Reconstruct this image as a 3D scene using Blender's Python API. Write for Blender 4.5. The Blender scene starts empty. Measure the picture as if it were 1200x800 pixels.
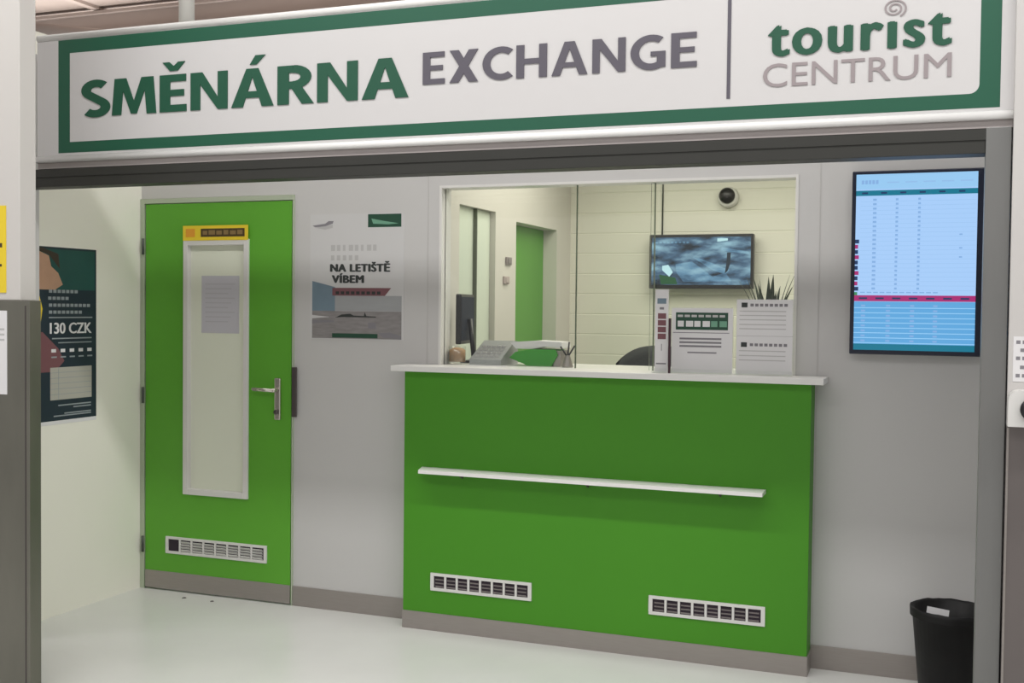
import bpy, bmesh, math, random
from mathutils import Vector, Matrix, Euler
random.seed(7)
C = bpy.context.scene.collection
S = bpy.context.scene

# ---------------------------------------------------------------- camera
cam_data = bpy.data.cameras.new('camera'); cam = bpy.data.objects.new('camera', cam_data); C.objects.link(cam)
right = Vector((0.9333057, 0.35891813, 0.01087385)); up = Vector((-0.0206518, 0.0234201, 0.99951238)); fwd = Vector((-0.35848845, 0.93307517, -0.02927042))
mw = Matrix.Identity(4)
for i in range(3):
    mw[i][0] = right[i]; mw[i][1] = up[i]; mw[i][2] = -fwd[i]
mw.translation = Vector((3.957256, -4.861982, 1.495230))
cam.matrix_world = mw
cam_data.sensor_width = 36; cam_data.lens = 1327.178 * 36 / 1200; cam_data.clip_start = .05
S.camera = cam

# ---------------------------------------------------------------- world, lights, exposure
S.view_settings.view_transform = 'Standard'; S.view_settings.look = 'None'
S.view_settings.exposure = 0.0; S.view_settings.gamma = 1.0
S.view_settings.use_curve_mapping = False
W = bpy.data.worlds.new('world'); S.world = W; W.use_nodes = True
W.node_tree.nodes['Background'].inputs[0].default_value = (1.0, .97, .95, 1)
W.node_tree.nodes['Background'].inputs[1].default_value = 0.45

def area(name, loc, rot, sx, sy, power, col=(1, 1, 1)):
    l = bpy.data.lights.new(name, 'AREA'); l.shape = 'RECTANGLE'; l.size = sx; l.size_y = sy; l.energy = power; l.color = col
    o = bpy.data.objects.new(name, l); C.objects.link(o); o.location = loc; o.rotation_euler = rot
    return o
# row of strip lamps hanging in the hall just in front of the booth
area('hall_strip_light', (3.4, -2.6, 4.40), (math.radians(12), 0, 0), 11.0, .24, 205, (1, .99, .97))
area('added_sign_fill', (4.6, -5.6, 4.15), (math.radians(12), 0, 0), 11.0, 1.2, 122, (1, .985, .97))  # added fill further out in the hall, brightens the sign face
area('added_alcove_fill', (2.0, -.35, 4.3), (0, 0, 0), 9.0, .5, 62, (1, .985, .96))  # added lamp above the open alcove, lifts left wall, door and floor
area('added_roof_fill', (-1.5, 5.0, 3.3), (math.pi, 0, 0), 9.0, 2.0, 360, (1, .96, .93))  # unseen upward lamp behind the booth, added to brighten the roof deck
area('booth_ceiling_light', (2.7, 1.1, 2.5), (0, 0, 0), 1.7, 1.3, 30, (1, .97, .84))

# ---------------------------------------------------------------- materials
def mat(name, col, rough=.5, metal=0.0, noise=0.0, nscale=8.0, spec=.5, emit=0.0, stretch=None, coat=0.0, bump=0.0):
    m = bpy.data.materials.new(name); m.use_nodes = True; nt = m.node_tree; b = nt.nodes['Principled BSDF']
    c = (col[0], col[1], col[2], 1)
    b.inputs['Base Color'].default_value = c; b.inputs['Roughness'].default_value = rough; b.inputs['Metallic'].default_value = metal
    b.inputs['Specular IOR Level'].default_value = spec; b.inputs['Coat Weight'].default_value = coat
    if emit:
        b.inputs['Emission Color'].default_value = c; b.inputs['Emission Strength'].default_value = emit
        b.inputs['Base Color'].default_value = (0.01, 0.01, 0.01, 1)
    if noise or bump:
        tc = nt.nodes.new('ShaderNodeTexCoord'); mp = nt.nodes.new('ShaderNodeMapping'); n = nt.nodes.new('ShaderNodeTexNoise')
        n.inputs['Scale'].default_value = nscale; n.inputs['Detail'].default_value = 4
        if stretch: mp.inputs['Scale'].default_value = stretch
        nt.links.new(tc.outputs['Object'], mp.inputs['Vector']); nt.links.new(mp.outputs['Vector'], n.inputs['Vector'])
        if noise:
            mx = nt.nodes.new('ShaderNodeMix'); mx.data_type = 'RGBA'
            mx.inputs['A'].default_value = tuple(max(0, v * (1 - noise)) for v in col) + (1,)
            mx.inputs['B'].default_value = tuple(min(1, v * (1 + noise)) for v in col) + (1,)
            nt.links.new(n.outputs['Fac'], mx.inputs['Factor'])
            nt.links.new(mx.outputs['Result'], b.inputs['Base Color'])
        if bump:
            bp = nt.nodes.new('ShaderNodeBump'); bp.inputs['Strength'].default_value = bump; bp.inputs['Distance'].default_value = .01
            nt.links.new(n.outputs['Fac'], bp.inputs['Height']); nt.links.new(bp.outputs['Normal'], b.inputs['Normal'])
    return m
def srgb(r, g, b):
    f = lambda v: (v / 255 / 12.92) if v / 255 <= .04045 else ((v / 255 + .055) / 1.055) ** 2.4
    return (f(r), f(g), f(b))

M = {}
M['wall'] = mat('white laminate wall', (.555, .547, .54), .5, noise=.02, nscale=2)
M['wall_cream'] = mat('cream painted wall', (.88, .865, .775), .6, noise=.02, nscale=2)
M['wall_booth'] = mat('booth cream wall', (.74, .73, .65), .55, noise=.03, nscale=3)
M['floor'] = mat('pale poured floor', (.66, .66, .64), .28, noise=.06, nscale=3.5, bump=.02)
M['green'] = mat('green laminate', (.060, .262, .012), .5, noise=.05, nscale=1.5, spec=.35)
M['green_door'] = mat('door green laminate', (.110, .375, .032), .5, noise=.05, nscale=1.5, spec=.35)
M['steel'] = mat('brushed steel', (.36, .33, .31), .42, .75, noise=.12, nscale=6, stretch=(1, 1, 30))
M['steel_plinth'] = mat('brushed steel plinth', (.34, .31, .29), .45, .5, noise=.08, nscale=5, stretch=(2, 2, 40))
M['steel_dark'] = mat('brushed dark steel cladding', (.20, .195, .165), .38, .7, noise=.25, nscale=2.2, stretch=(3, 3, .8))
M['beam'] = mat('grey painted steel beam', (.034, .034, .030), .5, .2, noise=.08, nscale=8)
M['post'] = mat('grey aluminium post', (.20, .20, .195), .4, .4, noise=.15, nscale=3, stretch=(4, 4, .6))
M['sign_white'] = mat('white sign face', (.60, .585, .585), .45)
M['sign_green'] = mat('dark green sign film', srgb(26, 86, 64), .4)
M['letter_green'] = mat('dark green letter film', srgb(22, 80, 58), .45)
M['letter_grey'] = mat('dark grey letter film', srgb(88, 84, 94), .45)
M['letter_thin'] = mat('light grey letter film', srgb(150, 140, 142), .45)
M['white'] = mat('white lacquer', (.78, .77, .75), .3)
M['white_metal'] = mat('white coated metal', (.70, .69, .67), .35)
M['chrome'] = mat('satin nickel', (.62, .58, .53), .25, 1.0)
M['dark_metal'] = mat('dark steel strip', (.10, .085, .085), .4, .5)
M['black'] = mat('black plastic', (.012, .012, .014), .35)
M['bin'] = mat('black bin plastic', (.006, .0055, .006), .55, spec=.3, bump=.1, nscale=30)
M['paper'] = mat('white paper', (.74, .73, .74), .7)
M['paper_grey'] = mat('greyish paper', (.56, .55, .60), .7)
M['ink'] = mat('grey ink', (.22, .21, .23), .7)
M['ink_faint'] = mat('faint grey ink', (.50, .49, .49), .7)
M['ink_black'] = mat('black ink', (.03, .035, .035), .6)
M['yellow'] = mat('yellow film', (.80, .60, .03), .5)
M['orange'] = mat('orange film', (.75, .33, .03), .5)
M['brown_dark'] = mat('brown black film', (.06, .035, .012), .5)
M['navy'] = mat('dark navy print', srgb(28, 44, 56), .5, noise=.15, nscale=5)
M['teal_dark'] = mat('dark teal print', srgb(30, 78, 74), .5, noise=.3, nscale=6)
M['skin'] = mat('printed skin tone', srgb(190, 150, 125), .5, noise=.12, nscale=14)
M['hair'] = mat('printed dark hair', srgb(60, 48, 40), .5)
M['mauve'] = mat('mauve red print', srgb(120, 78, 84), .5)
M['blue_grey'] = mat('blue grey print', srgb(112, 132, 146), .5, noise=.15, nscale=12)
M['sky_grey'] = mat('pale grey print', srgb(158, 160, 162), .5, noise=.08, nscale=9, stretch=(1, 1, 4))
M['runway'] = mat('grey runway print', srgb(136, 132, 132), .5, noise=.35, nscale=16, stretch=(1, 1, 5))
M['green_print'] = mat('dark green print', srgb(30, 72, 54), .5)
M['green_light'] = mat('light green print', srgb(110, 160, 135), .5)
M['green_flyer'] = mat('bright green print', srgb(50, 150, 35), .45)
M['pipe'] = mat('white painted pipe', (.72, .71, .67), .4)
M['roof'] = mat('brown grey roof deck', (.30, .245, .215), .75, noise=.2, nscale=1.2)
M['duct'] = mat('grey duct', (.40, .34, .31), .6)
M['amber'] = mat('amber brown sweets', (.50, .25, .09), .5, noise=.5, nscale=60)
M['leaf'] = mat('dark green leaf', (.030, .048, .024), .5, noise=.4, nscale=20)
M['pot'] = mat('terracotta pot', (.35, .16, .09), .7)
M['soil'] = mat('soil', (.03, .02, .015), .9)
M['fabric'] = mat('dark grey upholstery', (.035, .04, .04), .85, bump=.2, nscale=60)
M['frost'] = mat('frosted glazing', (.80, .83, .70), .35, noise=.03, nscale=2)
M['pale_green'] = mat('pale green glazing', (.66, .72, .62), .3)
M['hinge'] = mat('dark hinge', (.09, .10, .09), .4, .6)
M['laptop'] = mat('grey silver casing', (.36, .37, .38), .4, .3, noise=.1, nscale=60)
M['sock'] = mat('switch grey', (.25, .22, .22), .5)
# screens
M['scr_bg'] = mat('screen pale blue', srgb(166, 204, 248), .3, emit=1.0)
M['scr_head'] = mat('screen header blue', srgb(150, 200, 240), .3, emit=1.0)
M['scr_low'] = mat('screen lower blue', srgb(94, 166, 220), .3, emit=1.0)
M['scr_line'] = mat('screen row line', srgb(146, 188, 232), .3, emit=1.0)
M['scr_lowline'] = mat('screen lower row line', srgb(150, 205, 245), .3, emit=1.0)
M['scr_col'] = mat('screen column figures', srgb(132, 174, 224), .3, emit=1.0)
M['scr_teal'] = mat('screen teal band', srgb(8, 116, 142), .3, emit=1.0)
M['scr_navy'] = mat('screen navy', srgb(22, 52, 96), .3, emit=1.0)
M['scr_red'] = mat('screen crimson band', srgb(168, 40, 112), .3, emit=1.0)
M['scr_flag_green'] = mat('screen green flag', srgb(60, 140, 90), .3, emit=1.0)
M['led_white'] = mat('screen white', srgb(225, 235, 250), .3, emit=1.0)

def glass_mat():
    m = bpy.data.materials.new('clear glass'); m.use_nodes = True; nt = m.node_tree; nt.nodes.clear()
    o = nt.nodes.new('ShaderNodeOutputMaterial'); mx = nt.nodes.new('ShaderNodeMixShader'); t = nt.nodes.new('ShaderNodeBsdfTransparent'); g = nt.nodes.new('ShaderNodeBsdfGlossy')
    t.inputs[0].default_value = (.985, .995, .985, 1); g.inputs['Roughness'].default_value = .02
    mx.inputs[0].default_value = .035
    nt.links.new(t.outputs[0], mx.inputs[1]); nt.links.new(g.outputs[0], mx.inputs[2]); nt.links.new(mx.outputs[0], o.inputs[0])
    return m
M['glass'] = glass_mat()
M['glass_edge'] = mat('green glass edge', (.10, .13, .09), .2)
def clear_plastic():
    m = glass_mat(); m.name = 'clear acrylic'; m.node_tree.nodes['Mix Shader'].inputs[0].default_value = .10; return m
M['acrylic'] = clear_plastic()

def cctv_mat(lo=(22, 40, 54), mid=(75, 110, 140), hi=(160, 205, 225)):
    m = bpy.data.materials.new('security camera picture'); m.use_nodes = True; nt = m.node_tree; b = nt.nodes['Principled BSDF']
    tc = nt.nodes.new('ShaderNodeTexCoord'); mp = nt.nodes.new('ShaderNodeMapping'); mp.inputs['Rotation'].default_value = (0, math.radians(-32), 0); mp.inputs['Scale'].default_value = (4.5, 1, 12)
    n = nt.nodes.new('ShaderNodeTexNoise'); n.inputs['Scale'].default_value = 1.3; n.inputs['Detail'].default_value = 5
    cr = nt.nodes.new('ShaderNodeValToRGB'); e = cr.color_ramp.elements
    e[0].position = .38; e[0].color = srgb(*lo) + (1,); e[1].position = .68; e[1].color = srgb(*hi) + (1,)
    k = cr.color_ramp.elements.new(.5); k.color = srgb(*mid) + (1,)
    nt.links.new(tc.outputs['Object'], mp.inputs['Vector']); nt.links.new(mp.outputs['Vector'], n.inputs['Vector']); nt.links.new(n.outputs['Fac'], cr.inputs[0])
    nt.links.new(cr.outputs[0], b.inputs['Emission Color']); b.inputs['Emission Strength'].default_value = .8
    b.inputs['Base Color'].default_value = (.01, .01, .01, 1); b.inputs['Roughness'].default_value = .2
    return m
M['cctv'] = cctv_mat()
M['cctv_light'] = cctv_mat((60, 98, 128), (110, 158, 190), (170, 214, 232))
M['cctv_white'] = mat('picture white glare', srgb(190, 232, 238), .3, emit=1.0)
M['cctv_dark'] = mat('picture dark figure', srgb(18, 42, 58), .3, emit=.8)
M['cctv_green'] = mat('picture green corner', srgb(28, 92, 52), .3, emit=.8)

# ---------------------------------------------------------------- helpers
def link(name, bm, ms, parent=None, loc=None):
    me = bpy.data.meshes.new(name); bmesh.ops.recalc_face_normals(bm, faces=bm.faces[:]); bm.to_mesh(me); bm.free()
    if not isinstance(ms, (list, tuple)): ms = [ms]
    for m in ms: me.materials.append(m)
    o = bpy.data.objects.new(name, me); C.objects.link(o)
    if parent: o.parent = parent
    if loc is not None: o.location = loc
    return o
def box(bm, x0, x1, y0, y1, z0, z1, mi=0, bev=0.0, rot=None):
    t = bmesh.new()
    bmesh.ops.create_cube(t, size=1)
    for v in t.verts: v.co = Vector(((x0 + x1) / 2 + v.co.x * (x1 - x0), (y0 + y1) / 2 + v.co.y * (y1 - y0), (z0 + z1) / 2 + v.co.z * (z1 - z0)))
    if bev: bmesh.ops.bevel(t, geom=t.edges[:], offset=bev, segments=2, affect='EDGES', profile=.5)
    if rot: bmesh.ops.transform(t, matrix=rot, verts=t.verts[:])
    merge(bm, t, mi)
def merge(bm, t, mi=0, smooth=False):
    vm = {}
    for v in t.verts: vm[v] = bm.verts.new(v.co)
    for f in t.faces:
        try:
            nf = bm.faces.new([vm[v] for v in f.verts]); nf.material_index = mi; nf.smooth = smooth or f.smooth
        except ValueError: pass
    t.free()
def lathe(bm, prof, seg=32, mi=0, mtx=None, smooth=True):
    t = bmesh.new(); rings = []
    for r, z in prof:
        if r < 1e-6: rings.append([t.verts.new((0, 0, z))])
        else: rings.append([t.verts.new((r * math.cos(2 * math.pi * k / seg), r * math.sin(2 * math.pi * k / seg), z)) for k in range(seg)])
    for a, b in zip(rings, rings[1:]):
        for k in range(seg):
            q = [a[k % len(a)], a[(k + 1) % len(a)], b[(k + 1) % len(b)], b[k % len(b)]]
            u = []
            for v in q:
                if v not in u: u.append(v)
            if len(u) > 2:
                try: t.faces.new(u)
                except ValueError: pass
    if mtx: bmesh.ops.transform(t, matrix=mtx, verts=t.verts[:])
    merge(bm, t, mi, smooth)
def tube(bm, p0, p1, r, seg=12, mi=0):
    p0, p1 = Vector(p0), Vector(p1); d = p1 - p0
    m = Matrix.Translation(p0) @ d.to_track_quat('Z', 'Y').to_matrix().to_4x4()
    lathe(bm, [(0, 0), (r, 0), (r, d.length), (0, d.length)], seg, mi, m)
def prism(bm, pts, f, a, b, mi=0):
    """pts 2D outline; f maps (u, v, w) to a point; extruded w from a to b"""
    t = bmesh.new(); n = len(pts)
    A = [t.verts.new(f(u, v, a)) for u, v in pts]; B = [t.verts.new(f(u, v, b)) for u, v in pts]
    t.faces.new(A); t.faces.new(B[::-1])
    for k in range(n): t.faces.new([A[k], A[(k + 1) % n], B[(k + 1) % n], B[k]])
    merge(bm, t, mi)
def thing(name, label, cat, loc=(0, 0, 0), group=None):
    o = bpy.data.objects.new(name, None); C.objects.link(o); o.location = loc; o.empty_display_size = .1
    o['label'] = label; o['category'] = cat
    if group: o['group'] = group
    return o
def tag(o, label, cat, group=None):
    o['label'] = label; o['category'] = cat
    if group: o['group'] = group
    return o
def struct(o): o['kind'] = 'structure'; return o
def off(bm, t):
    bmesh.ops.translate(bm, vec=-Vector(t), verts=bm.verts[:]); return bm

def text_mesh(s, track=1.0):
    cu = bpy.data.curves.new('t', 'FONT'); cu.body = s; cu.size = 1; cu.space_character = track; cu.resolution_u = 4; cu.extrude = .5
    o = bpy.data.objects.new('t', cu); C.objects.link(o)
    bpy.context.view_layer.update()
    me = bpy.data.meshes.new_from_object(o.evaluated_get(bpy.context.evaluated_depsgraph_get()))
    bpy.data.objects.remove(o); bpy.data.curves.remove(cu)
    return me
_h = text_mesh('H'); CAP = max(v.co.y for v in _h.vertices); bpy.data.meshes.remove(_h)
_h = text_mesh('x'); XH = max(v.co.y for v in _h.vertices); bpy.data.meshes.remove(_h)
def add_text(bm, s, u0, u1, v0, cap, f, w0, w1, mi=0, bold=0.0, xh=False, dx=None, track=1.0):
    """text between u0 and u1, baseline v0, capital height cap, on the frame f(u, v, w)"""
    me = text_mesh(s, track); xs = [v.co.x for v in me.vertices]; a, b = min(xs), max(xs)
    ref = XH if xh else CAP
    e = bold * cap if dx is None else dx
    shifts = [(0, 0)] if bold <= 0 else [(-e, 0), (-e / 2, .18 * e), (0, 0), (e / 2, -.18 * e), (e, 0), (0, .35 * e), (0, -.35 * e)]
    for k, (sx_, sz_) in enumerate(shifts):
        t = bmesh.new(); t.from_mesh(me)
        for v in t.verts:
            u = u0 + e + (v.co.x - a) / (b - a) * (u1 - u0 - 2 * e) + sx_
            w = w0 + (v.co.z + .5) * (w1 - w0) * (1 + .02 * k)
            v.co = f(u, v0 + v.co.y / ref * cap + sz_, w)
        merge(bm, t, mi)
    bpy.data.meshes.remove(me)
# bold grotesque capitals drawn as strokes on a box of height 1
def _arc(cx, cy, rx, ry, a0, a1, n=18): return [(cx + rx * math.cos(math.radians(a0 + (a1 - a0) * k / n)), cy + ry * math.sin(math.radians(a0 + (a1 - a0) * k / n))) for k in range(n + 1)]
def _stroke(pts, w):
    out = []; n = len(pts); Ls = []; Rs = []
    for i, (x, y) in enumerate(pts):
        x0, y0 = pts[max(0, i - 1)]; x1, y1 = pts[min(n - 1, i + 1)]; d = math.hypot(x1 - x0, y1 - y0)
        nx, ny = -(y1 - y0) / d * w / 2, (x1 - x0) / d * w / 2
        Ls.append((x + nx, y + ny)); Rs.append((x - nx, y - ny))
    return [[Ls[i], Ls[i + 1], Rs[i + 1], Rs[i]] for i in range(n - 1)]
def _r(x0, x1, y0, y1): return [(x0, y0), (x1, y0), (x1, y1), (x0, y1)]
def glyph(ch, t):
    h = t * .88
    if ch in 'EĚ':
        g = [_r(0, t, 0, 1), _r(t, .55, 0, h), _r(t, .50, .5 - h * .42, .5 + h * .5), _r(t, .54, 1 - h, 1)]
        if ch == 'Ě': g += [[(.06, 1.34), (.20, 1.34), (.29, 1.23), (.29, 1.10), (.21, 1.10)], [(.29, 1.10), (.29, 1.23), (.38, 1.34), (.52, 1.34), (.37, 1.10)]]
        return g, .56
    if ch == 'N': return [_r(0, t * .9, 0, 1), _r(.74 - t * .9, .74, 0, 1), [(t * .9 - .001, 1), (t * .9 - .001, .68), (.74 - t * .9, 0), (.74 - t * .9, .32), (t * 1.1, 1)]], .74
    if ch == 'M': return [[(0, 0), (t * .92, 0), (t * .92 + .05, .8), (t + .06, 1), (.06, 1)], [(.94, 0), (.94 - t * .92, 0), (.94 - t * .92 - .05, .8), (.94 - t - .06, 1), (.88, 1)], [(.06 + t * .4, 1), (.06 + t * 1.15, 1), (.47, .36), (.47, .02), (.41, .02)], [(.88 - t * .4, 1), (.88 - t * 1.15, 1), (.47, .36), (.47, .02), (.53, .02)]], .94
    if ch in 'AÁ':
        g = [[(0, 0), (t * 1.05, 0), (.41, .78), (.41, 1), (.295, 1)], [(.82, 0), (.82 - t * 1.05, 0), (.41, .78), (.41, 1), (.525, 1)], _r(.20, .62, .235, .235 + h * .9)]
        if ch == 'Á': g += [[(.36, 1.10), (.49, 1.10), (.66, 1.34), (.47, 1.34)]]
        return g, .82
    if ch == 'R': return [_r(0, t, 0, 1), _r(t, .30, 1 - h, 1), _r(t, .34, .40, .40 + h)] + _stroke(_arc(.30, .70, .235, .30 - h / 2 - .0, 90, -90, 12), t * .93) + [[(.26, .42), (.45, .46), (.68, 0), (.46, 0)]], .67
    if ch == 'X': return [[(0, 0), (t * 1.22, 0), (.70, 1), (.70 - t * 1.22, 1)], [(.70, 0), (.70 - t * 1.22, 0), (0, 1), (t * 1.22, 1)]], .70
    if ch == 'H': return [_r(0, t, 0, 1), _r(.72 - t, .72, 0, 1), _r(t, .72 - t, .5 - h / 2, .5 + h / 2)], .72
    if ch == 'C': return _stroke(_arc(.45, .5, .45 - t / 2, .51 - t / 2, 52, 308, 26), t), .70
    if ch == 'G': return _stroke(_arc(.45, .5, .45 - t / 2, .51 - t / 2, 55, 300, 26), t) + [_r(.76 - t, .76, .06, .52), _r(.44, .76 - t, .52 - h * .85, .52)], .77
    if ch == 'S':
        p = _arc(.29, .735, .22, .19, 40, 215, 12) + _arc(.27, .265, .225, .185, 50, -140, 14)
        return _stroke(p, t * .95), .56
def add_glyphs(bm, word, u0, u1, v0, cap, f, w0, w1, t=.2, gap=.10):
    G_ = [glyph(c_, t) for c_ in word]; tot = sum(g[1] for g in G_) + gap * (len(G_) - 1); sc = (u1 - u0) / tot; x = 0
    for polys, wd in G_:
        for q, p_ in enumerate(polys): prism(bm, [(u0 + (x + a) * sc, v0 + b * cap) for a, b in p_], f, w0, w1 + .00004 * (q % 5))
        x += wd + gap
# frames: on a plane facing -y (w outwards), on the left wall facing +x
def FY(y): return lambda u, v, w: Vector((u, y - w, v))
def FX(x): return lambda u, v, w: Vector((x + w, u, v))
def quad(bm, f, u0, u1, v0, v1, w, mi=0, v0b=None, v1b=None):
    """thin raised print: a 0.3 mm film"""
    a = v0 if v0b is None else v0b; b = v1 if v1b is None else v1b
    prism(bm, [(u0, v0), (u1, a), (u1, b), (u0, v1)], f, w, w + .0003, mi)
def poly(bm, f, pts, w, mi): prism(bm, pts, f, w, w + .0003, mi)

# ================================================================ SETTING
bm = bmesh.new(); box(bm, -6, 10, -8, 2.6, -.06, 0); struct(link('floor', bm, M['floor']))
# back wall with door and window openings
DX0, DX1, DZ = .028, .925, 2.02
WX0, WX1, WZ0, WZ1 = 1.718, 3.366, 1.195, 2.067
bm = bmesh.new(); T = .10; TOP = 2.75
box(bm, -.06, .0, -.0, T, 0, TOP); box(bm, 0, DX0 - .026, 0, T, 0, TOP)
box(bm, DX0 - .026, DX1 + .006, 0, T, DZ + .026, TOP)
box(bm, DX1 + .006, WX0, 0, T, 0, TOP)
box(bm, WX0, WX1, 0, T, 0, WZ0); box(bm, WX0, WX1, 0, T, WZ1, TOP)
box(bm, WX1, 4.6, 0, T, 0, TOP)
struct(link('wall_back', bm, M['wall']))
bm = bmesh.new()
for x in (3.452, 1.657):
    box(bm, x, x + .004, -.0015, .002, .1, 2.4)
struct(link('trim_1', bm, mat('joint cover strip', (.50, .49, .48), .5)))
bm = bmesh.new(); box(bm, -.1, 0, -1.0, 0, 0, 2.75); struct(link('wall_left', bm, M['wall_cream']))
bm = bmesh.new(); box(bm, 4.26, 4.36, -.9, 0, 0, 2.75); struct(link('wall_right', bm, M['wall']))
# skirting
bm = bmesh.new(); box(bm, DX1 + .006, 1.607, -.008, 0, 0, .098, bev=.001); struct(link('baseboard_back', bm, M['steel_plinth']))
bm = bmesh.new(); box(bm, 3.449, 4.26, -.008, 0, 0, .098, bev=.001); struct(link('baseboard_right', bm, M['steel_plinth']))
# booth interior
XL, YR = 1.6, 2.34
bm = bmesh.new(); box(bm, XL - .2, XL - .1, T, YR, 0, 2.6)
box(bm, XL - .1, XL, T, .50, 0, 2.6); box(bm, XL - .1, XL, 1.0, 1.322, 0, 2.6); box(bm, XL - .1, XL, 2.06, YR, 0, 2.6)
box(bm, XL - .1, XL, .50, 1.0, 2.03, 2.6); box(bm, XL - .1, XL, 1.322, 2.06, 2.0, 2.6)
struct(link('wall_booth_left', bm, mat('booth side wall', (.64, .615, .575), .5, noise=.03, nscale=3)))
bm = bmesh.new(); pitch = .133; pts = []
z = 0
while z < 2.6:
    z2 = min(z + pitch, 2.6)
    pts += [(0.003, z), (0, z + .005), (0, z2 - .005), (.003, z2)]; z = z2
outline = [(.06, 0)] + pts + [(.06, 2.6)]
prism(bm, outline, lambda u, v, w: Vector((w, YR + u, v)), XL - .2, 4.5)
struct(link('wall_booth_rear', bm, M['wall_booth']))
bm = bmesh.new(); box(bm, 4.4, 4.5, T, YR, 0, 2.6); struct(link('wall_booth_right', bm, M['wall_booth']))
bm = bmesh.new(); box(bm, XL - .2, 4.5, T, YR + .06, 2.6, 2.66); struct(link('ceiling_booth', bm, M['wall_booth']))
# hall roof seen above the sign
bm = bmesh.new(); box(bm, -9, 11, -3, 14, 4.5, 4.56)
for k in range(17): box(bm, -9 + k * 1.2, -8.92 + k * 1.2, -3, 14, 4.47, 4.5)
struct(link('ceiling', bm, M['roof']))
for k, y in enumerate((2.2, 4.4, 6.6, 8.8)):
    bm = bmesh.new(); box(bm, -9, 11, y, y + .12, 4.18, 4.2); box(bm, -9, 11, y + .05, y + .07, 4.2, 4.43); box(bm, -9, 11, y, y + .12, 4.43, 4.46)
    o = link('roof_beam', bm, M['duct']); tag(o, 'brown grey steel roof beam crossing the hall ceiling behind the sign', 'roof beam', 'roof beams of the hall')
for a, b in (((-6.5, 1.2, 4.05), (1.5, 8.6, 4.05)), ((-8, 3.0, 3.95), (-1.5, 9.0, 3.95))):
    bm = bmesh.new(); tube(bm, a, b, .06); o = link('ceiling_pipe', bm, M['duct']); tag(o, 'brownish pipe running diagonally under the hall ceiling', 'pipe', 'pipes under the hall ceiling')

# window: white casing, three panes
bm = bmesh.new(); c = .022
box(bm, WX0, WX0 + .012, -.004, T + .004, 1.227, WZ1); box(bm, WX1 - .012, WX1, -.004, T + .004, 1.227, WZ1); box(bm, WX0 + .012, WX1 - .012, -.004, T + .004, WZ1 - .012, WZ1)
w = struct(link('window_1', bm, M['white_metal']))
def pane(x0, x1, y):
    bm = bmesh.new(); box(bm, x0, x1, y, y + .008, 1.2265, WZ1 - .012)
    for f in bm.faces:
        if abs(f.normal.x) > .5 or abs(f.calc_center_median().z - (WZ1 - .012)) < 1e-4: pass
    o = link('glass_pane', bm, [M['glass'], M['glass_edge']], w)
    for p in o.data.polygons:
        if abs(p.normal.x) > .9: p.material_index = 1
pane(WX0 + .012, 2.381, .036); pane(2.386, 2.742, .036); pane(2.722, WX1 - .012, .052)

for x, y in ((2.3815, .034), (2.742, .034)):
    bm = bmesh.new(); box(bm, x, x + .0042, y, y + .011, 1.2265, WZ1 - .013); link('glass_joint', bm, M['glass_edge'], w)
# ================================================================ DOOR
d = thing('door_1', 'x', 'x', (DX0, 0, 0)); del d['label']; del d['category']; struct(d)
O = Vector((DX0, 0, 0))
def part(name, bm, m, parent, o=O): return link(name, off(bm, o), m, parent)
bm = bmesh.new()
fy0, fy1 = -.008, .055
# door leaf with a glazed opening
gx0, gx1, gz0, gz1 = .288, .662, .527, 1.818
g = .006
box(bm, DX0 + g, gx0, fy0, .035, .008, DZ - .004); box(bm, gx1, DX1 - g, fy0, .035, .008, DZ - .004)
box(bm, gx0, gx1, fy0, .035, .008, gz0); box(bm, gx0, gx1, fy0, .035, gz1, DZ - .004)
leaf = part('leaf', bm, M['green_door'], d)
bm = bmesh.new()
box(bm, DX0 - .026, DX0, -.012, T, 0, DZ + .024); box(bm, DX1, DX1 + .006, -.012, T, 0, DZ + .024); box(bm, DX0, DX1, -.012, T, DZ, DZ + .024)
part('door_frame', bm, mat('pale green door frame', (.42, .48, .36), .5), d)
bm = bmesh.new(); e = .018
box(bm, gx0 - .010, gx0 + e, fy0 - .012, .02, gz0 - .012, gz1 + .012, bev=.002); box(bm, gx1 - e, gx1 + .010, fy0 - .012, .02, gz0 - .012, gz1 + .012, bev=.002)
box(bm, gx0 + e, gx1 - e, fy0 - .012, .02, gz0 - .012, gz0 + e, bev=.002); box(bm, gx0 + e, gx1 - e, fy0 - .012, .02, gz1 - e, gz1 + .012, bev=.002)
part('glazing_frame', bm, M['white_metal'], d)
bm = bmesh.new(); box(bm, gx0 + e, gx1 - e, .010, .016, gz0 + e, gz1 - e); gp = part('glass_pane', bm, M['frost'], d)
bm = bmesh.new(); box(bm, DX0 + g, DX1 - g, fy0 - .003, fy0, .008, .10); part('kick_plate', bm, M['steel_plinth'], d)
for z in (1.797, 1.02, .235):
    bm = bmesh.new(); tube(bm, (DX0 - .004, -.018, z - .042), (DX0 - .004, -.018, z + .042), .007); part('hinge', bm, M['hinge'], d)
# lever handle with plate
bm = bmesh.new(); box(bm, .826, .862, fy0 - .010, fy0, .925, 1.135, bev=.006); hp = part('handle_plate', bm, M['chrome'], d)
bm = bmesh.new(); tube(bm, (.844, fy0 - .008, 1.075), (.844, fy0 - .052, 1.075), .010); tube(bm, (.844, fy0 - .050, 1.075), (.732, fy0 - .050, 1.078), .0095); tube(bm, (.732, fy0 - .050, 1.078), (.722, fy0 - .040, 1.078), .008)
link('door_handle', off(bm, O), M['chrome'], hp)
bm = bmesh.new(); tube(bm, (.844, fy0 - .010, .965), (.844, fy0 - .024, .965), .012); link('key_cylinder', off(bm, O), M['dark_metal'], hp)
bm = bmesh.new(); box(bm, DX1 + .004, DX1 + .030, -.020, -.012, .945, 1.192, bev=.002); part('strike_plate', bm, M['dark_metal'], d)

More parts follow.
